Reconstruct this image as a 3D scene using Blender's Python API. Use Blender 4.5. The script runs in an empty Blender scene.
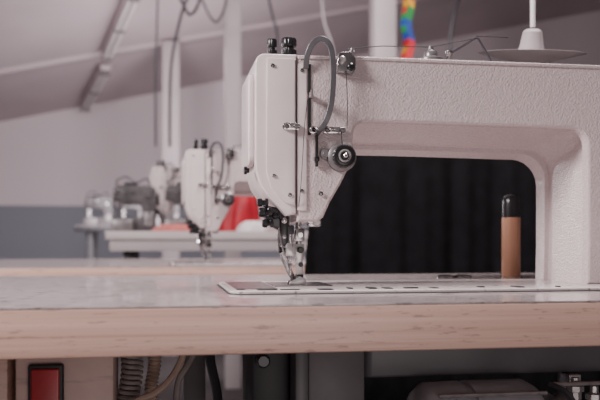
import bpy, bmesh, math, random
from mathutils import Vector, Matrix
random.seed(4)
V=Vector
# ---------------------------------------------------------------- materials
MATS={}
def mat(name,col,rough=.5,metal=0.,bump=0.,bscale=200.,var=0.,vscale=8.,spec=.5,emit=None,estr=0.,stretch=(1,1,1),col2=None,coat=0.,bdist=.001,bdet=2,scratch=0.,sstretch=(6,60,60),sscale=1.,scol=.45,sth=.58):
    m=bpy.data.materials.new(name); m.use_nodes=True
    nt=m.node_tree; b=nt.nodes['Principled BSDF']
    b.inputs['Roughness'].default_value=rough; b.inputs['Metallic'].default_value=metal
    b.inputs['Specular IOR Level'].default_value=spec
    b.inputs['Coat Weight'].default_value=coat
    tc=nt.nodes.new('ShaderNodeTexCoord'); mp=nt.nodes.new('ShaderNodeMapping')
    mp.inputs['Scale'].default_value=stretch
    nt.links.new(tc.outputs['Object'],mp.inputs['Vector'])
    n=nt.nodes.new('ShaderNodeTexNoise'); n.inputs['Scale'].default_value=vscale; n.inputs['Detail'].default_value=5
    nt.links.new(mp.outputs[0],n.inputs['Vector'])
    r=nt.nodes.new('ShaderNodeValToRGB')
    c2=col2 if col2 else tuple(c*(1-var) for c in col)
    r.color_ramp.elements[0].position=.35; r.color_ramp.elements[1].position=.65
    r.color_ramp.elements[0].color=(*c2,1); r.color_ramp.elements[1].color=(*col,1)
    nt.links.new(n.outputs['Fac'],r.inputs[0])
    out=r.outputs[0]
    if scratch>0:
        mp2=nt.nodes.new('ShaderNodeMapping'); mp2.inputs['Scale'].default_value=sstretch; mp2.inputs['Rotation'].default_value=(0,.12,.1)
        nt.links.new(tc.outputs['Object'],mp2.inputs['Vector'])
        n3=nt.nodes.new('ShaderNodeTexNoise'); n3.inputs['Scale'].default_value=sscale; n3.inputs['Detail'].default_value=6; n3.inputs['Roughness'].default_value=.7
        nt.links.new(mp2.outputs[0],n3.inputs['Vector'])
        r3=nt.nodes.new('ShaderNodeValToRGB'); r3.color_ramp.elements[0].position=sth; r3.color_ramp.elements[1].position=sth+.05
        r3.color_ramp.elements[0].color=(1,1,1,1); r3.color_ramp.elements[1].color=(scol,scol,scol,1)
        nt.links.new(n3.outputs['Fac'],r3.inputs[0])
        mm=nt.nodes.new('ShaderNodeMix'); mm.data_type='RGBA'; mm.blend_type='MULTIPLY'; mm.inputs[0].default_value=scratch
        nt.links.new(out,mm.inputs[6]); nt.links.new(r3.outputs[0],mm.inputs[7]); out=mm.outputs[2]
    nt.links.new(out,b.inputs['Base Color'])
    if bump>0:
        n2=nt.nodes.new('ShaderNodeTexNoise'); n2.inputs['Scale'].default_value=bscale; n2.inputs['Detail'].default_value=bdet
        nt.links.new(mp.outputs[0],n2.inputs['Vector'])
        bp=nt.nodes.new('ShaderNodeBump'); bp.inputs['Strength'].default_value=bump; bp.inputs['Distance'].default_value=bdist
        nt.links.new(n2.outputs['Fac'],bp.inputs['Height']); nt.links.new(bp.outputs[0],b.inputs['Normal'])
    if emit:
        b.inputs['Emission Color'].default_value=(*emit,1); b.inputs['Emission Strength'].default_value=estr
    MATS[name]=m; return m
paint=mat('hammered_paint',(.60,.495,.495),.19,bump=.7,bscale=520,bdist=.0009,bdet=0,var=.12,vscale=350,coat=.25)
paint_smooth=mat('smooth_cream_paint',(.69,.59,.59),.2,bump=.2,bscale=420,bdist=.0006,var=.05,vscale=30)
chrome=mat('chrome',(.82,.77,.77),.14,1.,var=.5,vscale=120)
steel=mat('brushed_steel',(.40,.375,.38),.25,1.,var=.5,vscale=90)
ringm=mat('bright_metal_ring',(.56,.52,.52),.22,.6,var=.3,vscale=90)
dullm=mat('dull_metal',(.25,.23,.235),.3,.6,var=.25,vscale=90)
blackp=mat('black_plastic',(.010,.009,.011),.28,var=.3,vscale=40)
greyp=mat('dark_grey_rubber',(.045,.042,.05),.34,var=.2,vscale=60)
strapm=mat('grey_strap',(.085,.08,.088),.36,var=.2,vscale=60)
seamm=mat('seam_grey',(.16,.13,.13),.6,var=.2,vscale=60)
slotm=mat('slot_black',(.006,.006,.007),.6,var=.2)
thread_m=mat('dark_thread',(.03,.025,.03),.7,var=.3,vscale=300)
laminate=mat('worn_laminate',(.42,.35,.35),.2,var=.30,vscale=110,bump=.2,bscale=130,stretch=(.6,1,1),coat=.2,scratch=.85,sstretch=(50,50,60),scol=.38,sth=.56)
woodedge=mat('beech_edge',(.64,.42,.345),.36,col2=(.53,.33,.265),vscale=26,bump=.3,bscale=70,stretch=(.07,1.6,4.6),scratch=.65,sstretch=(34,60,260),scol=.45,sth=.578)
bedm=mat('bed_enamel',(.62,.545,.54),.22,var=.08,vscale=40,scratch=.8,sstretch=(90,90,60),scol=.25)
gasket=mat('dark_gasket',(.035,.03,.033),.6,var=.5,vscale=70)
handle_wood=mat('orange_handle_wood',(.52,.27,.17),.36,col2=(.41,.20,.12),vscale=40,stretch=(1,1,.15))
pan=mat('pan_grey',(.13,.122,.132),.4,var=.3,vscale=12)
motorm=mat('motor_grey',(.50,.48,.52),.28,.1,var=.25,vscale=25)
darkp=mat('dark_panel',(.03,.027,.032),.5,var=.4,vscale=10)
midg=mat('mid_grey_panel',(.20,.18,.185),.5,var=.3,vscale=14)
boxm=mat('pale_box',(.66,.47,.42),.5,var=.15,vscale=20,scratch=.35)
redm=mat('red_switch',(.48,.008,.016),.3,var=.3,vscale=30)
cable_m=mat('beige_cable',(.33,.285,.27),.45,var=.3,vscale=60)
tan=mat('tan_cable',(.44,.32,.26),.5,var=.2,vscale=40)
cloth=mat('black_cloth',(.007,.0065,.008),.95,var=.4,vscale=30,bump=.3,bscale=400,spec=.15)
redcloth=mat('red_cloth',(.44,.006,.022),.5,var=.3,vscale=18,bump=.2,bscale=200)
coral=mat('coral_cloth',(.60,.17,.15),.8,var=.2,vscale=18)
whitetab=mat('white_table_paint',(.60,.525,.53),.4,var=.06,vscale=10)
postm=mat('post_paint',(.53,.46,.47),.6,var=.10,vscale=6)
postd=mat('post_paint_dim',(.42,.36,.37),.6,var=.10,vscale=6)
spoolw=mat('white_plastic',(.76,.70,.70),.35,var=.05,vscale=20)
dishm=mat('grey_dish',(.40,.365,.375),.3,.1,var=.1,vscale=30)
floorm=mat('floor_concrete',(.06,.05,.05),.6,var=.3,vscale=3,bump=.1,bscale=40)
ceilm=mat('ceiling_plaster',(.52,.43,.45),.8,var=.22,vscale=1.0,bump=.1,bscale=20)
raftm=mat('rafter_paint',(.50,.42,.44),.8,var=.16,vscale=1.0)
lampm=mat('lamp_tube',(.62,.56,.56),.4,var=.1)
sockm=mat('lamp_socket_grey',(.18,.155,.16),.5,var=.2)
clutter=mat('machine_grey',(.10,.088,.092),.4,var=.6,vscale=26)
clutter2=mat('machine_dull_metal',(.26,.235,.24),.35,.4,var=.4,vscale=22)
wallm=bpy.data.materials.new('two_tone_wall'); wallm.use_nodes=True
nt=wallm.node_tree; b=nt.nodes['Principled BSDF']; b.inputs['Roughness'].default_value=.8
ge=nt.nodes.new('ShaderNodeNewGeometry'); sx=nt.nodes.new('ShaderNodeSeparateXYZ'); nt.links.new(ge.outputs['Position'],sx.inputs[0])
gt=nt.nodes.new('ShaderNodeMath'); gt.operation='GREATER_THAN'; gt.inputs[1].default_value=1.09; nt.links.new(sx.outputs['Z'],gt.inputs[0])
mx=nt.nodes.new('ShaderNodeMix'); mx.data_type='RGBA'
mx.inputs[6].default_value=(.22,.228,.26,1); mx.inputs[7].default_value=(.64,.555,.58,1)
nz=nt.nodes.new('ShaderNodeTexNoise'); nz.inputs['Scale'].default_value=1.5
mm=nt.nodes.new('ShaderNodeMix'); mm.data_type='RGBA'; mm.blend_type='MULTIPLY'; mm.inputs[0].default_value=.15
nt.links.new(gt.outputs[0],mx.inputs[0]); nt.links.new(mx.outputs[2],mm.inputs[6]); nt.links.new(nz.outputs['Fac'],mm.inputs[7]); nt.links.new(mm.outputs[2],b.inputs['Base Color'])

# ---------------------------------------------------------------- geometry helpers
ORG={}
def finish(name,bm,m,parent=None,origin=None,angle=38,smooth=True,label=None,category=None,group=None,kind=None):
    bmesh.ops.recalc_face_normals(bm,faces=bm.faces)
    me=bpy.data.meshes.new(name)
    if parent is not None: o=ORG[parent.name]
    elif origin is not None: o=V(origin)
    else:
        xs=[v.co.x for v in bm.verts]; ys=[v.co.y for v in bm.verts]; zs=[v.co.z for v in bm.verts]
        o=V(((min(xs)+max(xs))/2,(min(ys)+max(ys))/2,min(zs)))
    bmesh.ops.translate(bm,verts=bm.verts,vec=-o)
    bm.to_mesh(me); bm.free()
    ms=m if isinstance(m,(list,tuple)) else [m]
    for k in ms: me.materials.append(k)
    if smooth:
        for p in me.polygons: p.use_smooth=True
        me.set_sharp_from_angle(angle=math.radians(angle))
    ob=bpy.data.objects.new(name,me); bpy.context.scene.collection.objects.link(ob)
    if parent is not None: ob.parent=parent
    else: ob.location=o
    ORG[ob.name]=o
    tag(ob,label,category,group,kind)
    return ob
def tag(ob,label=None,category=None,group=None,kind=None):
    if label: ob['label']=label
    if category: ob['category']=category
    if group: ob['group']=group
    if kind: ob['kind']=kind
def root(name,loc,label,category,group=None):
    e=bpy.data.objects.new(name,None); e.empty_display_size=.05; e.location=loc
    bpy.context.scene.collection.objects.link(e); ORG[e.name]=V(loc); tag(e,label,category,group); return e
def box(bm,x0,x1,y0,y1,z0,z1,bev=0.,seg=2):
    r=bmesh.ops.create_cube(bm,size=1.)
    vs=r['verts']
    for v in vs:
        v.co=V((x0+(v.co.x+.5)*(x1-x0),y0+(v.co.y+.5)*(y1-y0),z0+(v.co.z+.5)*(z1-z0)))
    if bev>0:
        es=list({e for v in vs for e in v.link_edges})
        bmesh.ops.bevel(bm,geom=es,offset=bev,segments=seg,affect='EDGES',profile=.5)
def loft(bm,layers,cap=True):
    rows=[[bm.verts.new(p) for p in L] for L in layers]
    n=len(rows[0])
    for a,b2 in zip(rows,rows[1:]):
        for i in range(n):
            j=(i+1)%n
            bm.faces.new((a[i],a[j],b2[j],b2[i]))
    if cap:
        bm.faces.new(rows[0]); bm.faces.new(list(reversed(rows[-1])))
def offs(poly,d):
    n=len(poly); A=sum(poly[i][0]*poly[(i+1)%n][1]-poly[(i+1)%n][0]*poly[i][1] for i in range(n))
    s=1 if A>0 else -1
    out=[]
    for i in range(n):
        p0,p1,p2=poly[i-1],poly[i],poly[(i+1)%n]
        def nrm(a,c):
            dx,dy=c[0]-a[0],c[1]-a[1]; l=math.hypot(dx,dy) or 1e-9
            return (-dy/l*s,dx/l*s)
        n1,n2=nrm(p0,p1),nrm(p1,p2)
        k=1+n1[0]*n2[0]+n1[1]*n2[1]; k=max(k,.5)
        out.append((p1[0]+(n1[0]+n2[0])/k*d,p1[1]+(n1[1]+n2[1])/k*d))
    return out
def prism(bm,poly,y0,y1,bev=0.,axis='Y'):
    def P(q,t):
        return (q[0],t,q[1]) if axis=='Y' else ((q[0],q[1],t) if axis=='Z' else (t,q[0],q[1]))
    if bev<=0: loft(bm,[[P(q,y0) for q in poly],[P(q,y1) for q in poly]]); return
    L=[]
    for a in (0,30,60,90):
        a=math.radians(a); ins=bev*(1-math.sin(a)); t=y0+bev*(1-math.cos(a)); L.append([P(q,t) for q in offs(poly,ins)])
    for a in (90,60,30,0):
        a=math.radians(a); ins=bev*(1-math.sin(a)); t=y1-bev*(1-math.cos(a)); L.append([P(q,t) for q in offs(poly,ins)])
    loft(bm,L)
def rrect(x0,x1,z0,z1,r,n=5):
    out=[]
    for cx,cz,a0 in ((x1-r,z1-r,0),(x0+r,z1-r,90),(x0+r,z0+r,180),(x1-r,z0+r,270)):
        for k in range(n+1):
            a=math.radians(a0+90*k/n); out.append((cx+r*math.cos(a),cz+r*math.sin(a)))
    return out
def lathe(bm,prof,c,axis='Z',seg=28,knurl=0.):
    rows=[]
    for r,h in prof:
        row=[]
        for k in range(seg):
            a=2*math.pi*k/seg; rr=max(r,1e-5)
            if knurl and r>1e-3 and k%2: rr=r*(1-knurl)
            u,w=rr*math.cos(a),rr*math.sin(a)
            if axis=='Z': p=(c[0]+u,c[1]+w,c[2]+h)
            elif axis=='Y': p=(c[0]+u,c[1]+h,c[2]+w)
            else: p=(c[0]+h,c[1]+u,c[2]+w)
            row.append(p)
        rows.append(row)
    loft(bm,rows)
def smoothpath(pts,sub=6):
    pts=[V(p) for p in pts]
    if len(pts)<3: return pts
    P=[pts[0]*2-pts[1]]+pts+[pts[-1]*2-pts[-2]]; out=[]
    for i in range(1,len(P)-2):
        for k in range(sub):
            t=k/sub; a,b_,c,d=P[i-1],P[i],P[i+1],P[i+2]
            out.append(.5*((2*b_)+(c-a)*t+(2*a-5*b_+4*c-d)*t*t+(3*b_-a-3*c+d)*t**3))
    out.append(pts[-1]); return out
def tube(bm,pts,r,seg=8,smooth=True,sub=6,flat=1.):
    path=smoothpath(pts,sub) if smooth else [V(p) for p in pts]
    t=(path[1]-path[0]).normalized()
    u=t.orthogonal().normalized(); rows=[]
    for i,p in enumerate(path):
        if i==0: tt=(path[1]-path[0])
        elif i==len(path)-1: tt=path[-1]-path[-2]
        else: tt=path[i+1]-path[i-1]
        tt=tt.normalized(); u=(u-tt*u.dot(tt)).normalized(); w=tt.cross(u)
        rows.append([p+u*math.cos(2*math.pi*k/seg)*r+w*math.sin(2*math.pi*k/seg)*r*flat for k in range(seg)])
    loft(bm,rows)
def strap(bm,pts,wid,thk,sub=6):
    path=smoothpath(pts,sub); rows=[]
    for i,p in enumerate(path):
        tt=(path[min(i+1,len(path)-1)]-path[max(i-1,0)]).normalized()
        s=V((0,1,0)).cross(tt).normalized(); f=V((0,1,0))
        rows.append([p+s*(a*wid/2)+f*(b_*thk/2) for a,b_ in ((-1,-.6),(-.85,-1),(.85,-1),(1,-.6),(1,1),(-1,1))])
    loft(bm,rows)
def arc(cx,cz,r,a0,a1,n=7):
    return [(cx+r*math.cos(math.radians(a0+(a1-a0)*k/n)),cz+r*math.sin(math.radians(a0+(a1-a0)*k/n))) for k in range(n+1)]
B=bmesh.new

# ---------------------------------------------------------------- room
def cz(x,y): return 3.10+.218*x-.15*y
X0,X1,Y0,Y1=-2.6,5.0,-1.2,7.0
def slab(name,pts,n,m,kind='structure'):
    bm=B(); n=V(n)
    loft(bm,[[V(p) for p in pts],[V(p)+n for p in pts]])
    return finish(name,bm,m,kind=kind,smooth=False)
slab('floor',[(X0,Y0,0),(X1,Y0,0),(X1,Y1,0),(X0,Y1,0)],(0,0,-.1),floorm)
slab('ceiling',[(x,y,cz(x,y)) for x,y in ((X0,Y0),(X1,Y0),(X1,Y1),(X0,Y1))],(0,0,.1),ceilm)
slab('wall_back',[(X0,Y1,0),(X1,Y1,0),(X1,Y1,cz(X1,Y1)),(X0,Y1,cz(X0,Y1))],(0,.1,0),wallm)
slab('wall_left',[(X0,Y0,0),(X0,Y1,0),(X0,Y1,cz(X0,Y1)),(X0,Y0,cz(X0,Y0))],(-.1,0,0),wallm)
slab('wall_right',[(X1,Y0,0),(X1,Y1,0),(X1,Y1,cz(X1,Y1)),(X1,Y0,cz(X1,Y0))],(.1,0,0),wallm)
def post(x,y,w,label,m=postm):
    bm=B(); box(bm,x-w/2,x+w/2,y-w/2,y+w/2,0,cz(x-w/2,y+w/2)-.002,.006)
    finish('post',bm,m,label=label,category='post',group='painted roof posts')
post(.38,4.5,.085,'slim pale painted post rising behind a sewing machine')
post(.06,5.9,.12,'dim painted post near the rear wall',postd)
post(1.09,4.0,.11,'pale painted post beside a colourful hanging scarf')
bm=B(); y=5.9
for (xa,xb) in [(X0,-.002),(.122,X1)]:
    loft(bm,[[(x,y,cz(x,y)-.001),(x,y+.12,cz(x,y+.12)-.001),(x,y+.12,cz(x,y)-.03),(x,y,cz(x,y)-.03)] for x in (xa,xb)])
finish('trim_1',bm,ceilm,kind='structure',smooth=False)
def fixture(p1,p2,label):
    p1,p2=V(p1),V(p2)
    r=root('fluorescent_lamp',(p1+p2)/2,label,'ceiling lamp','fluorescent ceiling lamps')
    d=(p2-p1).normalized(); s=d.cross(V((0,0,1))).normalized(); u=s.cross(d)
    if u.z<0: u=-u
    bm=B(); loft(bm,[[p+s*a*.030+u*c for a,c in ((-1,-.03),(1,-.03),(1.3,.004),(-1.3,.004))] for p in (p1,p2)])
    finish('housing',bm,raftm,parent=r)
    for k in (-1,1):
        bm=B(); tube(bm,[p1+s*.018*k-u*.045+d*.03,p2+s*.018*k-u*.045-d*.03],.013,10,False); finish('tube',bm,lampm,parent=r)
        for q in (p1+d*.02,(p1+p2)/2,p2-d*.02):
            bm=B(); tube(bm,[q+s*.018*k-u*.045-d*.016,q+s*.018*k-u*.045+d*.016],.022,8,False); finish('lamp_socket',bm,sockm,parent=r)
def fx(x,y): return (x,y,cz(x,y)-.05)
fixture(fx(-.61,6.80),fx(-.40,6.05),'slim unlit fluorescent lamp on the sloping ceiling')
fixture(fx(-.375,5.80),fx(-.16,4.92),'slim unlit fluorescent lamp on the sloping ceiling')
def cable(name,pts,r,label,m=greyp):
    bm=B(); tube(bm,pts,r,8); finish(name,bm,m,label=label,category='cable',group='hanging cables')
cable('hanging_cable',[(.20,4.4,cz(.20,4.4)-.003),(.15,4.4,2.15),(.10,4.4,2.0),(.05,4.38,1.75),(.04,4.4,1.5),(.04,4.4,1.3)],.008,'dark cable curving down from the ceiling')
cable('hanging_cable',[(.24,4.35,cz(.24,4.35)-.003),(.20,4.35,2.1),(.15,4.35,1.99),(.11,4.33,2.03),(.05,4.35,2.2),(.03,4.4,cz(.03,4.4)-.003)],.008,'dark looped cable hanging from the ceiling')
cable('hanging_cable',[(.30,4.2,cz(.30,4.2)-.003),(.33,4.2,2.1),(.28,4.2,1.92),(.22,4.2,1.98),(.17,4.2,2.15),(.14,4.2,cz(.14,4.2)-.003)],.006,'thin dark looped cable hanging from the ceiling')
cable('hanging_cable',[(.53,4.3,cz(.53,4.3)-.003),(.545,4.3,2.15),(.575,4.3,1.98),(.60,4.3,1.85),(.61,4.3,1.3),(.61,4.3,.9)],.007,'thin dark cable dropping from the ceiling')
cable('hanging_cable',[(.80,4.1,cz(.80,4.1)-.003),(.80,4.1,2.0),(.86,4.1,1.75),(.90,4.1,1.3)],.007,'pale flexible tube hanging from the ceiling',postd)
cable('hanging_cable',[(-.02,3.95,cz(-.02,3.95)-.003),(-.02,3.95,2.0),(-.03,3.95,1.6),(-.03,3.95,1.25)],.005,'thin cable dropping to the work tables')
cable('hanging_cable',[(1.55,3.9,cz(1.55,3.9)-.003),(1.5,3.9,2.2),(1.42,3.9,1.9),(1.38,3.9,1.5)],.010,'thin dark cable hanging near the scarf')
cols=[(.55,.006,.018),(.010,.24,.05),(.72,.38,.01),(.01,.055,.33),(.58,.012,.025)]
sm=[mat('scarf_colour',c,.7,var=.2,vscale=30) for c in cols]
bm=B(); zt=cz(1.18,3.85)-.005; N=44
prev=None
for i in range(N+1):
    z=zt-(zt-1.35)*i/N; w=.028
    L=[bm.verts.new((1.172+(-w if k==0 else (0 if k==1 else w))+.010*math.sin(i*1.05),3.85+(.010 if k==1 else 0)+.006*math.sin(i*.8),z+(.018 if k==1 else 0))) for k in range(3)]
    if prev:
        for k in range(2):
            f=bm.faces.new((prev[k],prev[k+1],L[k+1],L[k])); f.material_index=(i*2+(i//5)+(2 if k and i%3==0 else 0))%5
    prev=L
finish('hanging_scarf',bm,sm,label='narrow multicoloured banded scarf hanging beside a post',category='scarf')

# ---------------------------------------------------------------- tables
def table(name,x0,x1,y0,y1,zt,th,label,top,edge,legm):
    r=root(name,((x0+x1)/2,(y0+y1)/2,0),label,'table','work tables')
    bm=B(); prism(bm,rrect(x0,x1,y0,y1,.012,3),zt-.0015,zt,0,'Z'); finish('table_top',bm,top,parent=r,label='smooth worn grey laminate top')
    bm=B(); prism(bm,rrect(x0,x1,y0,y1,.012,3),zt-th,zt-.0016,.0012,'Z'); finish('table_board',bm,edge,parent=r)
    for x in (x0+.08,x1-.08):
        for y in (y0+.08,y1-.08):
            bm=B(); box(bm,x-.02,x+.02,y-.02,y+.02,.0,zt-th-.001,.003); finish('leg',bm,legm,parent=r)
        bm=B(); box(bm,x-.018,x+.018,y0+.101,y1-.101,.10,.14,.003); finish('crossbar',bm,legm,parent=r)
    return r
YF=.733
table('sewing_table',-.62,1.15,YF,1.37,.75,.044,'beech-edged sewing table with a switch box underneath',laminate,woodedge,darkp)
table('sewing_table',-1.7,1.05,1.82,2.62,.75,.044,'beech-edged sewing table carrying one cream machine',laminate,woodedge,darkp)
r2=table('white_table',-.20,1.6,3.0,3.75,.84,.03,'white work table with a shallow apron',whitetab,whitetab,darkp)
bm=B(); box(bm,-.185,1.58,3.012,3.03,.768,.8095,.002); finish('apron',bm,postm,parent=r2)
table('far_table',-.50,1.4,4.9,5.4,.89,.03,'dark narrow bench near the rear wall',whitetab,darkp,darkp)

# ---------------------------------------------------------------- sewing machine
GRP='industrial sewing machines'
M=root('sewing_machine',(.159,1.0,.75),'cream hammered-paint industrial walking-foot machine with curved grey guard','sewing machine',GRP)
def outline(armz,pxi,r,hr=.014,top=1.025):
    p=[]
    p+=[(.1545,.829),(.178,.829)]
    p+=[(.186,.8345),(.1945,.853),(.207,.874),(.2185,.897),(.2215,.908)]
    hx=.222
    p+=[(hx+hr+hr*math.cos(math.radians(a)),armz-hr+hr*math.sin(math.radians(a))) for a in (180,165,150,135,120,105,90)]
    p+=[(.30,armz),(.38,armz-.001),(pxi-r-.02,armz-.002)]
    p+=[(pxi-r+r*math.cos(math.radians(a)),armz-.002-r+r*math.sin(math.radians(a))) for a in (90,75,60,45,30,15,0)]
    p+=[(pxi,.86),(pxi,.80),(pxi-.001,.7535)]
    p+=[(.66,.7535),(.662,.80),(.662,.95)]
    p+=[(.642+.02*math.cos(math.radians(a)),top-.02+.02*math.sin(math.radians(a))) for a in (0,30,60,90)]
    p+=[(.50,top),(.35,top),(.235,top),(.215,top-.0015),(.1545,top-.0015)]
    return p
yf=.945
def lay(y,ins,armz,pxi,r): return [(q[0],y,q[1]) for q in offs(outline(armz,pxi,r),ins)]
L=[]
R=.003
for a in (0,45,90):
    t=math.radians(a); L.append(lay(yf+R*(1-math.cos(t)),R*(1-math.sin(t)),.9475,.519,.022))
L.append(lay(.9545,0,.9470,.5165,.022))
for y,az,px,r in ((.9550,.9525,.5235,.020),(.985,.9445,.5190,.024),(1.012,.9370,.5150,.028),(1.036,.9300,.5115,.032),(1.0365,.9250,.506,.034)):
    L.append(lay(y,0,az,px,r))
R=.005
for a in (90,45,0):
    t=math.radians(a); L.append(lay(1.060-R*(1-math.cos(t)),R*(1-math.sin(t)),.9190,.503,.036))
bm=B(); loft(bm,L); finish('body',bm,paint,parent=M,angle=22)
bm=B(); prism(bm,[(.1560,1.0225),(.24,1.0235),(.655,1.0235),(.655,1.0195),(.24,1.0195),(.156,1.0185)],.9435,.9460,.0008); finish('front_rim',bm,paint,parent=M)
CX=.106
bm=B(); cov=[(.1543,.838),(.1543,1.0235),(CX+.014,1.0235)]+arc(CX+.011,1.0125,.011,90,180,5)+[(CX,.90),(CX+.001,.887),(CX+.006,.872),(CX+.015,.858),(.134,.846),(.143,.836)]
prism(bm,cov,.9445,1.055,.002); finish('face_cover',bm,paint_smooth,parent=M,label='smooth cream end cover')
bm=B(); prism(bm,rrect(.955,1.045,.895,1.003,.012),CX-.0065,CX+.0005,.002,'X'); finish('side_plate',bm,paint_smooth,parent=M)
bm=B(); prism(bm,[(CX+.013,1.0175),(.1515,1.0175),(.1515,.848),(.140,.851),(CX+.018,.868),(CX+.0125,.887)],.9410,.9455,.0006); finish('front_plate',bm,paint_smooth,parent=M)
bm=B(); box(bm,.1528,.1538,.9440,.946,.838,1.021); finish('cover_seam',bm,seamm,parent=M)
bm=B(); prism(bm,rrect(.1548,.1658,.842,1.013,.002),.9430,.9455,.0006); finish('slot_frame',bm,paint_smooth,parent=M)
bm=B(); box(bm,.1675,.1708,.9437,.947,.930,1.013,.0005); finish('take_up_slot',bm,slotm,parent=M)
bm=B(); box(bm,.1676,.1703,.930,.945,.972,.979,.001); box(bm,.1678,.1700,.925,.932,.970,.981,.001); finish('take_up_lever',bm,chrome,parent=M)
bm=B(); strap(bm,[(.1645,.942,1.007),(.1655,.938,1.021),(.1710,.935,1.034),(.1800,.932,1.0400),(.1895,.930,1.034),(.1935,.929,1.018),(.1942,.929,.993),(.1920,.930,.965),(.186,.933,.944),(.1765,.941,.931)],.0066,.0022); finish('take_up_guard',bm,strapm,parent=M)
def knob(name,x,y,z,r,h,m=blackp):
    bm=B(); lathe(bm,[(0,0),(r*.55,0),(r*.55,h*.25),(r*.9,h*.26),(r,h*.32),(r,h*.55),(r*.65,h*.58),(r*.65,h*.66),(r*.95,h*.68),(r,h*.73),(r,h*.93),(r*.85,h),(0,h)],(x,y,z),'Z',36,.07)
    finish(name,bm,m,parent=M)
knob('pressure_knob',.1325,1.0,1.0225,.0060,.031); knob('pressure_knob',.1535,1.0,1.0225,.0095,.033)
def stud(name,x,y,z,prof,m,axis='Z',seg=24,kn=0,parent=None):
    bm=B(); lathe(bm,prof,(x,y,z),axis,seg,kn); return finish(name,bm,m,parent=parent or M)
T=V((.2065,.945,.9045))
stud('tension_disc',T.x,T.y,T.z,[(0,0),(.0155,0),(.0172,-.002),(.0165,-.0045),(.012,-.006),(.0165,-.0075),(.0168,-.009),(.0115,-.0125),(0,-.0125)],dullm,'Y',36)
stud('tension_knob',T.x,T.y-.0130,T.z,[(0,0),(.0125,0),(.0135,-.002),(.0130,-.009),(.0115,-.010),(.0085,-.010),(.0080,-.007),(0,-.007)],blackp,'Y',48,.06)
stud('tension_ring',T.x,T.y-.0202,T.z,[(0,0),(.0076,0),(.0076,-.0030),(.0060,-.0035),(.0055,-.002),(0,-.002)],ringm,'Y',30)
stud('tension_hub',T.x,T.y-.0223,T.z,[(0,0),(.0050,0),(.0046,-.0012),(0,-.0012)],blackp,'Y',24)
stud('tension_cap',T.x,T.y-.0236,T.z,[(0,0),(.0026,0),(.0026,-.004),(.0015,-.005),(0,-.005)],chrome,'Y',20)
stud('small_tension',.1880,.945,.908,[(0,0),(.0065,0),(.007,-.002),(.0065,-.005),(.004,-.006),(.004,-.009),(0,-.009)],dullm,'Y',24)
bm=B(); box(bm,.1755,.1785,.938,.944,.893,.930,.001); box(bm,.1745,.1795,.936,.944,.899,.905,.001); finish('check_spring_bar',bm,blackp,parent=M)
def guide(x0,x1,z,h=.008):
    bm=B(); prism(bm,rrect(x0,x1,z-h/2,z+h/2,h*.45),.9375,.9450,.0008)
    xm=(x0+x1)/2
    tube(bm,[(x0+.003,.938,z+.001),(x0+.004,.931,z+.003),(x0+.009,.929,z-.001),(xm,.935,z)],.0009,6)
    g=finish('thread_guide',bm,chrome,parent=M)
    for x in (x0+.005,x1-.005):
        bm=B(); lathe(bm,[(0,0),(.0033,0),(.0033,-.0015),(.0025,-.0028),(0,-.0028)],(x,.9375,z),'Y',16); box(bm,x-.0028,x+.0028,.9342,.9348,z-.0004,z+.0004)
        finish('screw',bm,steel,parent=g)
guide(.1365,.1575,.939,.0080); guide(.184,.2115,.9355,.0080); guide(.168,.1775,.9355,.009)
bm=B(); prism(bm,[(.2005,1.003),(.219,1.001),(.2225,1.008),(.2225,1.020),(.216,1.0275),(.2035,1.0265),(.2005,1.016)],.936,.9455,.001); finish('thread_bracket',bm,steel,parent=M)
stud('screw',.2060,.936,1.017,[(0,0),(.0045,0),(.0045,-.003),(.003,-.0045),(0,-.0045)],ringm,'Y',18)
stud('screw',.2165,.936,1.009,[(0,0),(.0045,0),(.0045,-.003),(.003,-.0045),(0,-.0045)],blackp,'Y',18)
stud('guide_pin',.2195,.94,1.018,[(0,0),(.002,0),(.002,.010),(.0032,.011),(.0032,.014),(0,.014)],chrome)
for x,z,r in ((.1255,1.009,.0024),(.160,1.005,.0022),(.160,.865,.0022),(.1455,.860,.0024),(.1825,.862,.0027),(.127,.882,.0022)):
    stud('screw',x,.9408 if x<.15 else .9430,z,[(0,0),(r,0),(r,-.001),(r*.6,-.0016),(0,-.0016)],steel,'Y',16)
# needle mechanism
stud('presser_bar',.1655,1.0,.783,[(0,0),(.0040,0),(.0040,.055),(0,.055)],chrome)
stud('needle_bar',.1535,.993,.792,[(0,0),(.0036,0),(.0036,.046),(0,.046)],chrome)
stud('outer_presser_bar',.1440,1.002,.800,[(0,0),(.0038,0),(.0038,.042),(0,.042)],chrome)
bm=B(); prism(bm,rrect(.1480,.1595,.788,.804,.0015,2),.985,.999,.0008); finish('needle_clamp',bm,ringm,parent=M)
bm=B(); prism(bm,rrect(.1600,.1715,.806,.822,.0015,2),.990,1.006,.0008); finish('bar_collar',bm,steel,parent=M)
bm=B(); prism(bm,rrect(.1490,.1580,.815,.826,.0015,2),.987,.999,.0008); finish('bar_collar',bm,greyp,parent=M)
stud('needle',.1545,.993,.7535,[(0,0),(.0006,.001),(.0008,.02),(.001,.036),(0,.036)],chrome,'Z',10)
stud('clamp_screw',.1485,.993,.796,[(0,0),(.0028,0),(.0028,-.005),(.0040,-.0055),(.0040,-.0085),(0,-.0085)],blackp,'X',16)
bm=B(); prism(bm,[(.1600,.803),(.1715,.803),(.1715,.790),(.1695,.784),(.1705,.768),(.1700,.761),(.1630,.761),(.1625,.772),(.1620,.784),(.1595,.790)],.992,1.004,.0007); finish('presser_shank',bm,ringm,parent=M)
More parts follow.
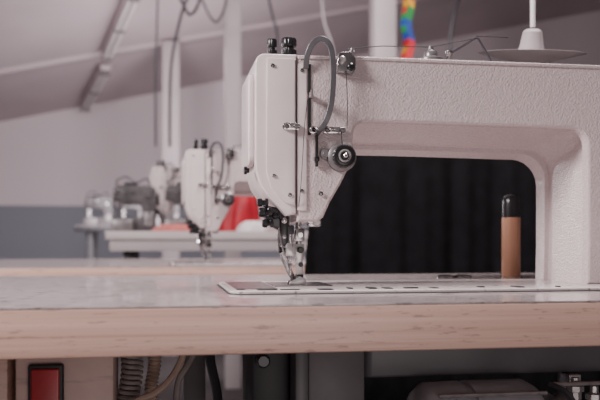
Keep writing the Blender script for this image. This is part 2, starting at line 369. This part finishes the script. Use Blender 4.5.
bm=B(); prism(bm,[(.1395,.815),(.1490,.815),(.1495,.800),(.1520,.786),(.1575,.771),(.1620,.7610),(.1565,.7600),(.1510,.768),(.1450,.782),(.1405,.798)],.999,1.005,.0007); finish('walking_foot_link',bm,steel,parent=M)
stud('link_screw',.1445,.999,.807,[(0,0),(.0030,0),(.0030,-.003),(.0018,-.004),(0,-.004)],blackp,'Y',18)
for y0,y1,m_ in ((.981,.987,ringm),(.999,1.005,steel)):
    bm=B(); prism(bm,[(.1515,.7543),(.1705,.7543),(.1725,.757),(.1700,.7620),(.1640,.7640),(.1590,.7605),(.1520,.7575)],y0,y1,.0006); finish('presser_foot',bm,m_,parent=M)
bm=B(); prism(bm,[(.1600,.7550),(.1690,.7550),(.1695,.766),(.1610,.766)],.9865,.9995,.0006); finish('foot_bridge',bm,blackp,parent=M)
stud('screw',.1660,.992,.796,[(0,0),(.0040,0),(.0040,-.004),(.0028,-.005),(0,-.005)],blackp,'Y',18)
stud('screw',.1665,.992,.778,[(0,0),(.0030,0),(.0030,-.003),(0,-.003)],blackp,'Y',18)
stud('screw',.1660,.990,.814,[(0,0),(.0030,0),(.0030,-.003),(0,-.003)],chrome,'Y',18)
for x,z,r,l in ((.1165,.852,.0050,.013),(.1200,.8405,.0058,.016),(.1225,.8275,.0050,.013),(.1335,.8365,.0042,.010)):
    bm=B(); lathe(bm,[(0,-l/2),(r*.8,-l/2),(r,-l/2+.002),(r,-.001),(r*.6,0),(r*.6,.002),(r,.003),(r,l/2-.001),(r*.8,l/2),(0,l/2)],(x,.962,z),'X',24,.06); finish('adjuster_knob',bm,blackp,parent=M)
bm=B(); prism(bm,[(.118,.850),(.136,.846),(.1445,.838),(.1445,.824),(.136,.820),(.125,.826),(.118,.838)],.968,.985,.002); finish('linkage_plate',bm,greyp,parent=M)
bm=B(); prism(bm,[(.1375,.842),(.1475,.842),(.1475,.806),(.144,.800),(.1395,.804),(.1375,.812)],.966,.977,.0015); finish('linkage_arm',bm,blackp,parent=M)
stud('linkage_screw',.1425,.966,.831,[(0,0),(.0035,0),(.0035,-.002),(.002,-.003),(0,-.003)],chrome,'Y',18)
stud('linkage_screw',.1425,.966,.812,[(0,0),(.0025,0),(.0025,-.002),(0,-.003)],chrome,'Y',18)
bm=B(); tube(bm,[(.136,.962,.822),(.1375,.955,.806),(.1415,.952,.79),(.147,.955,.781),(.152,.965,.779)],.0010,8); finish('finger_guard',bm,chrome,parent=M)
stud('cover_knob',CX-.006,.957,.889,[(0,0),(.003,0),(.003,-.002),(.0048,-.003),(.0048,-.006),(0,-.006)],blackp,'X',20,.05)
stud('guide_screw',.1795,.958,.829,[(0,0),(.0048,0),(.0048,-.006),(.0035,-.0075),(0,-.0075)],ringm,'Y',20)
bm=B(); prism(bm,rrect(.1700,.186,.8235,.8335,.003),.958,.968,.001); finish('lower_guide',bm,steel,parent=M)
stud('lower_guide_screw',.1725,.958,.830,[(0,0),(.0032,0),(.0032,-.005),(0,-.005)],chrome,'Y',18)
stud('oil_cap',.335,1.0,1.0245,[(0,0),(.016,0),(.016,.012),(.009,.015),(.009,.020),(.0075,.022),(.0035,.023),(.0035,.028),(0,.029)],dullm)
stud('thread_post',.357,.995,1.0245,[(0,0),(.003,0),(.003,.016),(.0045,.018),(.0045,.022),(0,.022)],steel)
bm=B(); tube(bm,[(.352,1.0,1.024),(.358,1.0,1.043),(.3945,1.0,1.0655),(.3975,1.0,1.0655),(.414,1.0,1.040),(.416,1.0,1.024)],.0014,8,False); finish('wire_guide',bm,greyp,parent=M)
# bed
bm=B(); prism(bm,rrect(.072,.675,.872,1.085,.022,6),.7502,.7535,.0008,'Z'); finish('bed',bm,bedm,parent=M)
bm=B(); prism(bm,rrect(.069,.678,.867,1.088,.025,6),.7501,.7507,0,'Z'); finish('bed_gasket',bm,gasket,parent=M)
bm=B(); prism(bm,rrect(.130,.200,.955,1.045,.003,3),.7536,.7543,0,'Z'); finish('needle_plate',bm,steel,parent=M)
bm=B(); prism(bm,rrect(.080,.127,.905,1.07,.003,3),.7536,.7540,0,'Z'); finish('slide_plate',bm,steel,parent=M)
random.seed(23)
x=.080
while x<.64:
    w_=random.choice((.003,.005,.009,.016,.022)) if x<.27 else random.uniform(.003,.010)
    bm=B(); d0=random.uniform(.878,.900); prism(bm,rrect(x,x+w_,d0,d0+random.uniform(.006,.024),.0014,2),.7536,.7543+random.uniform(0,.0006),0,'Z'); finish('bed_stop',bm,gasket,parent=M)
    x+=w_+(random.uniform(.003,.026) if x<.27 else random.uniform(.03,.08))
stud('handwheel',.668,1.0,.975,[(0,-.004),(.02,-.004),(.02,.008),(.055,.010),(.062,.006),(.066,.012),(.066,.022),(.062,.028),(.03,.026),(.02,.034),(0,.034)],blackp,'X',40)
bm=B(); tube(bm,[(.2105,.934,1.004),(.2115,.932,.97),(.211,.931,.937)],.0005,5); tube(bm,[(.2035,.931,.935),(.205,.928,.915)],.0005,5,False)
tube(bm,[(.2185,.94,1.032),(.26,.96,1.041),(.335,1.0,1.052)],.0006,5,False); tube(bm,[(.335,1.0,1.052),(.395,1.0,1.0655)],.0006,5,False)
tube(bm,[(.1665,.938,.973),(.162,.936,.94),(.157,.938,.86),(.154,.975,.80)],.0004,5)
finish('thread',bm,thread_m,parent=M)
def copy_tree(src,name,loc,label,rot=0):
    e=src.copy(); e.name=name; e.location=loc; e['label']=label; e.rotation_euler=(0,0,math.radians(rot))
    bpy.context.scene.collection.objects.link(e)
    todo=[(c,e) for c in src.children]
    while todo:
        c,p=todo.pop(0); k=c.copy(); k.parent=p; bpy.context.scene.collection.objects.link(k)
        todo+=[(d,k) for d in c.children]
    return e
bpy.context.view_layer.update()
copy_tree(M,'sewing_machine',(.107,2.03,.75),'cream industrial sewing machine on a beech-edged table')
copy_tree(M,'sewing_machine',(.010,3.55,.84),'cream industrial sewing machine on the white table')
for x in (.425,.453):
    bm=B(); lathe(bm,[(0,0),(.014,0),(.014,.003),(.008,.005),(0,.005)],(x,1.20,.7502),'Z',24)
    finish('hinge_cap',bm,steel,label='round steel hinge cap on the sewing table',category='hinge cap',group='hinge caps')
bm=B(); tube(bm,[(.396,1.0005,1.0680),(.440,1.045,1.080),(.482,1.10,1.094)],.0006,5,False)
finish('loose_thread',bm,thread_m,label='thin dark thread running towards the spool dish',category='thread')

# ---------------------------------------------------------------- hardware beneath the main table
r=root('machine_pan',(.40,.98,.65),'grey oil pan and gear housings under the sewing table','machine pan')
bm=B(); prism(bm,rrect(.225,.66,.905,1.07,.01,3),.652,.7045,.003,'Z'); finish('oil_pan',bm,pan,parent=r)
bm=B(); box(bm,.160,.2245,.90,1.06,.50,.7045,.003); finish('gear_housing',bm,midg,parent=r)
bm=B(); box(bm,.1445,.1595,.895,1.06,.50,.7045,.002); finish('side_rail',bm,pan,parent=r)
bm=B(); box(bm,.100,.144,.93,1.04,.55,.7045,.004); finish('hook_housing',bm,darkp,parent=r)
stud('hook_knob',.112,.93,.672,[(0,0),(.008,0),(.008,-.012),(.006,-.015),(0,-.015)],greyp,'Y',24,.05,parent=r)
r=root('sewing_motor',(.39,.94,.45),'rounded grey motor with metal rods and bolts under the table','motor')
bm=B(); lathe(bm,[(0,-.085),(.03,-.085),(.052,-.078),(.060,-.068),(.061,-.03),(.0575,-.029),(.0575,-.022),(.061,-.021),(.061,.045),(.055,.056),(.03,.060),(0,.060)],(.355,.875,.590),'X',40); finish('motor_body',bm,motorm,parent=r)
for dz in (.035,-.01,.052):
    bm=B(); yy=.875-math.sqrt(max(.0635**2-dz*dz,0)); tube(bm,[(.29,yy,.590+dz),(.412,yy,.590+dz)],.0022,8,False); finish('motor_rod',bm,ringm,parent=r)
bm=B(); lathe(bm,[(0,0),(.02,0),(.02,.008),(.045,.01),(.040,.018),(.045,.026),(.02,.028),(0,.028)],(.422,.875,.590),'X',30); finish('pulley',bm,ringm,parent=r)
bm=B(); box(bm,.470,.486,.90,.93,.55,.6505,.002); box(bm,.462,.496,.895,.935,.60,.608,.001); finish('mounting_bracket',bm,ringm,parent=r)
for x,z in ((.462,.628),(.485,.618),(.510,.604),(.530,.622)):
    bm=B(); lathe(bm,[(0,0),(.007,0),(.007,.008),(.010,.009),(.010,.015),(.005,.017),(.005,.024),(0,.024)],(x,.87,z),'Z',8); lathe(bm,[(0,-.06),(.0042,-.06),(.0042,-.0005),(0,-.0005)],(x,.87,z),'Z',18); finish('metal_fitting',bm,ringm,parent=r)
bm=B(); tube(bm,[(.500,.86,.648),(.508,.855,.635),(.520,.85,.622),(.536,.852,.60),(.55,.86,.55)],.004,8); finish('hose',bm,cable_m,parent=r)
bm=B(); tube(bm,[(.425,.86,.648),(.440,.85,.640),(.455,.848,.620),(.470,.85,.60),(.476,.86,.55)],.003,8); finish('hose',bm,greyp,parent=r)
bm=B(); tube(bm,[(.43,.862,.6465),(.54,.862,.6465)],.0025,8,False); finish('linkage_rod',bm,ringm,parent=r)

r=root('control_box',(-.093,.87,.56),'warm pale electrical box with a red rocker switch under the table','control box')
bm=B(); box(bm,-.142,-.047,.84,.92,.56,.7050,.004); finish('box_body',bm,boxm,parent=r)
bm=B(); prism(bm,rrect(-.1285,-.0950,.60,.6870,.003),.831,.8395,.002); finish('switch_frame',bm,MATS['dark_panel'],parent=r)
bm=B(); prism(bm,rrect(-.1250,-.0985,.606,.683,.002),.8265,.8305,.0012); finish('switch_button',bm,redm,parent=r,label='red rocker switch')
bm=B(); box(bm,-.26,-.150,.85,1.10,.56,.7050,.003); finish('table_drawer',bm,woodedge,label='small wooden drawer box under the table',category='drawer')
def corrugated(pts,R_,label,m):
    path=smoothpath(pts,14); bm=B()
    t=(path[1]-path[0]).normalized(); u=t.orthogonal().normalized(); rows=[]
    for i,p in enumerate(path):
        tt=(path[min(i+1,len(path)-1)]-path[max(i-1,0)]).normalized(); u=(u-tt*u.dot(tt)).normalized(); w=tt.cross(u)
        r_=R_ if i%2 else R_*.74
        rows.append([p+u*math.cos(2*math.pi*k/14)*r_+w*math.sin(2*math.pi*k/14)*r_ for k in range(14)])
    loft(bm,rows); finish('corrugated_cable',bm,m,label=label,category='cable',group='corrugated cables',angle=70)
n=int(24*11); bm=B(); hel=[(-.034+.0100*math.cos(k*.571)+.003*math.sin(k*.03),.885+.0100*math.sin(k*.571),.701-.0054*k/11) for k in range(n)]
tube(bm,hel,.0021,6,False); finish('coiled_cable',bm,cable_m,label='thin grey coiled cable hanging beside the control box',category='cable')
corrugated([(-.010,.900,.703),(-.008,.900,.675),(-.012,.900,.645),(-.006,.900,.61),(-.006,.900,.56)],.0075,'beige corrugated cable hanging beside a coiled cable',tan)
def loose(pts,r_,m,label):
    bm=B(); tube(bm,pts,r_,8); finish('loose_cable',bm,m,label=label,category='cable',group='loose cables under the table')
loose([(.022,.86,.703),(.020,.86,.685),(.008,.855,.665),(-.008,.85,.652),(-.025,.85,.645),(-.035,.85,.63),(-.035,.85,.58)],.0035,tan,'tan cable looping below the sewing table')
loose([(.034,.93,.703),(.036,.93,.685),(.028,.93,.668),(.018,.93,.650),(.016,.93,.62),(.022,.93,.56)],.0035,cable_m,'pale cable drooping below the sewing table')
loose([(.065,1.05,.703),(.060,1.05,.66),(.070,1.05,.60),(.065,1.05,.50)],.006,greyp,'dark cable drooping below the sewing table')
bm=B(); box(bm,.030,.062,1.20,1.22,.40,.7045,.003); finish('bracket_plate',bm,midg,label='grey steel bracket under the table',category='bracket')

# ---------------------------------------------------------------- thread stand
r=root('thread_stand',(.72,1.24,.75),'thread stand with grey dish and white spool','thread stand')
bm=B(); lathe(bm,[(0,.0002),(.03,.0002),(.03,.006),(.0075,.008),(.0075,.85),(0,.85)],(.72,1.24,.75),'Z',20); finish('pole',bm,chrome,parent=r)
DC=V((.563,1.2,1.084)); ROT=Matrix.Rotation(math.radians(9.0),3,'X')
def tip(bm):
    for v in bm.verts: v.co=DC+ROT@(v.co-DC)
bm=B(); tube(bm,[(.7135,1.238,1.076),(.57,1.201,1.076)],.005,10,False); finish('crossarm',bm,steel,parent=r)
bm=B(); lathe(bm,[(0,-.004),(.012,-.004),(.014,-.002),(.030,.0005),(.077,.0110),(.0815,.0125),(.0795,.0130),(.03,.0025),(0,.001)],tuple(DC),'Z',48); tip(bm); finish('spool_dish',bm,dishm,parent=r)
bm=B(); lathe(bm,[(0,.002),(.024,.004),(.023,.009),(.0175,.026),(.0145,.045),(.010,.049),(0,.050)],tuple(DC),'Z',30); tip(bm); finish('spool_core',bm,postd,parent=r)
bm=B(); lathe(bm,[(0,.0515),(.0040,.0515),(.0040,.19),(.003,.193),(0,.193)],(DC.x,DC.y-.0078,DC.z),'Z',14); finish('spool_pin',bm,spoolw,parent=r)
bm=B(); tube(bm,[(.713,1.238,1.57),(.565,1.2,1.57)],.004,8,False); finish('upper_crossarm',bm,steel,parent=r)

r=root('tool_handle',(.553,1.25,.7501),'upright wooden tool handle with black rounded cap','tool')
bm=B(); lathe(bm,[(0,0),(.0140,0),(.0148,.002),(.0148,.094),(0,.094)],(.553,1.25,.7501),'Z',28); finish('wooden_grip',bm,handle_wood,parent=r)
bm=B(); lathe(bm,[(0,.0942),(.0150,.0942),(.0150,.118),(.0142,.124),(.011,.1285),(.005,.1305),(0,.131)],(.553,1.25,.7501),'Z',28); finish('cap',bm,blackp,parent=r)

# ---------------------------------------------------------------- black cloth on rail
r=root('garment_rail',(.62,1.62,0),'low metal rail carrying a black cloth','rail')
bm=B(); tube(bm,[(.315,1.62,1.085),(1.16,1.62,1.085)],.01,10,False); finish('rail',bm,steel,parent=r)
for x in (.325,1.15):
    bm=B(); tube(bm,[(x,1.62,1.075),(x,1.62,.012)],.009,10,False); box(bm,x-.015,x+.015,1.48,1.76,0,.012,.003); finish('upright',bm,steel,parent=r)
bm=B(); NU,NV=170,40; g=[]
for j in range(NV+1):
    z=1.10-1.05*j/NV; xl=.268+.16*(z-.743)+.004*math.sin(j*.5); xr=1.18; row=[]
    for i in range(NU+1):
        u=i/NU; x=xl+(xr-xl)*u; xx=(x-.26)/.9; amp=.004+.011*min(1,j/8)
        y=1.595-amp*(.5*math.sin(xx*27+.9*math.sin(xx*9))+.3*math.sin(xx*64+1.3+j*.02)+.2*math.sin(xx*121))-.01*min(1,j/6)
        row.append(bm.verts.new((x,y-.012,z)))
    g.append(row)
for j in range(NV):
    for i in range(NU): bm.faces.new((g[j][i],g[j][i+1],g[j+1][i+1],g[j+1][i]))
finish('black_cloth',bm,cloth,label='black cloth hanging in folds behind the sewing table',category='cloth',angle=80)

# ---------------------------------------------------------------- fabric heaps and overlocks
def heap(name,cx,cy,z0,rx,ry,h,m,label,seed,peak=.2):
    random.seed(seed); bm=B(); ph=[random.uniform(0,6) for _ in range(6)]; rows=[]
    nr,ns=16,48
    for i in range(nr+1):
        t=i/nr*math.pi/2; row=[]
        for k in range(ns):
            a=2*math.pi*k/ns; wob=1+.12*math.sin(3*a+ph[0])+.07*math.sin(7*a+ph[1])+.05*math.sin(11*a+ph[2]+t*2)
            rr=max(math.cos(t),0)**.6*wob; z=z0+h*math.sin(t)*(1+.06*math.sin(5*a+ph[3])*math.cos(t))
            row.append((cx+rx*rr*math.cos(a)+peak*rx*math.sin(t),cy+ry*rr*math.sin(a),z if i else z0+.0005))
        rows.append(row)
    loft(bm,rows); finish(name,bm,m,label=label,category='fabric',angle=70)
heap('red_fabric',.285,3.23,.84,.090,.055,.165,redcloth,'rounded crumpled bright red fabric on the white table',2,.25)
heap('white_fabric',.330,3.09,.84,.055,.03,.040,spoolw,'small white fabric pile beside red fabric',8,.1)
heap('coral_fabric',.035,3.036,.84,.062,.020,.026,coral,'folded coral fabric lying on the white table edge',5)

def overlock(label):
    r=root('overlock_machine',(-.18,3.25,.8401),label,'overlock machine','overlock machines')
    bm=B(); prism(bm,[(-.272,.8402),(-.105,.8402),(-.105,1.000),(-.113,1.012),(-.150,1.016),(-.245,1.016),(-.262,1.008),(-.267,.990),(-.267,.958),(-.240,.958),(-.236,.944),(-.165,.944),(-.158,.930),(-.158,.905),(-.165,.895),(-.272,.892)],3.20,3.30,.006); finish('body',bm,clutter,parent=r)
    bm=B(); box(bm,-.268,-.190,3.14,3.195,.8402,.886,.006); finish('feed_plate',bm,clutter2,parent=r)
    bm=B(); box(bm,-.150,-.112,3.185,3.199,.86,.915,.004); finish('looper_cover',bm,clutter2,parent=r)
    bm=B(); lathe(bm,[(0,0),(.016,0),(.026,.003),(.028,.007),(.026,.011),(.01,.013),(0,.013)],(-.104,3.25,.965),'X',24); finish('handwheel',bm,darkp,parent=r)
    for x,z in ((-.250,.99),(-.222,.99),(-.192,.99),(-.135,.975)):
        bm=B(); lathe(bm,[(0,0),(.008,0),(.009,-.006),(.006,-.018),(0,-.018)],(x,3.199,z),'Y',20); finish('tension_disc',bm,chrome,parent=r)
    for x in (-.248,-.236):
        bm=B(); tube(bm,[(x,3.225,.957),(x,3.225,.893)],.0035,8,False); finish('needle_bar',bm,chrome,parent=r)
    bm=B(); tube(bm,[(-.255,3.25,1.0165),(-.250,3.25,1.040),(-.215,3.25,1.050),(-.18,3.25,1.030),(-.14,3.25,1.045),(-.125,3.25,1.014)],.003,8); finish('thread_rod',bm,greyp,parent=r)
    bm=B(); box(bm,-.225,-.175,3.23,3.28,1.0165,1.030,.003); finish('top_cover',bm,darkp,parent=r)
    return r
r=overlock('grey metal overlock machine at the end of the white table')
bpy.context.view_layer.update()
copy_tree(r,'overlock_machine',(.098,3.20,.8401),'grey metal overlock machine beside a cream sewing machine')
for x in (-.37,-.17,.03):
    copy_tree(r,'overlock_machine',(x,5.12,.8901),'dark overlock machine in a row on the bench')
r.location=(-.098,3.24,.8401)

# ---------------------------------------------------------------- lights
def area(loc,target,size,power,col=(1,1,1),sy=None):
    l=bpy.data.lights.new('area_light','AREA'); l.size=size; l.energy=power; l.color=col
    if sy: l.shape='RECTANGLE'; l.size_y=sy
    o=bpy.data.objects.new('area_light',l); o.location=loc
    o.rotation_euler=(V(target)-V(loc)).to_track_quat('-Z','Y').to_euler(); bpy.context.scene.collection.objects.link(o)
area((-1.4,.3,1.8),(.25,1,.9),.45,70,(1,.925,.925))
area((.6,1.1,2.3),(.35,1.1,.75),.5,36,(1,.93,.92))
area((-1.75,3.9,1.45),(.5,1.0,.9),.7,34,(1,.94,.95))
area((.6,3.0,2.1),(.4,3.8,.6),1.2,24,(1,.92,.93))
area((.2,4.5,1.2),(-.6,7,1.5),1.3,44,(1,.92,.95))
area((.35,-.9,.50),(.35,.95,.60),.6,4.5,(1,.90,.88))  # added low fill, brightens the hardware under the table
w=bpy.data.worlds.new('world'); bpy.context.scene.world=w; w.use_nodes=True
w.node_tree.nodes['Background'].inputs[0].default_value=(.90,.78,.80,1); w.node_tree.nodes['Background'].inputs[1].default_value=.26
# ---------------------------------------------------------------- camera
c=bpy.data.cameras.new('camera'); co=bpy.data.objects.new('camera',c); bpy.context.scene.collection.objects.link(co)
co.location=(0,0,.808); co.rotation_euler=(math.radians(90),0,math.radians(-9.5))
c.sensor_width=36; c.lens=49.44; c.shift_y=40/600; c.clip_start=.02
c.dof.use_dof=True; c.dof.focus_distance=.94; c.dof.aperture_fstop=6.3
bpy.context.scene.camera=co
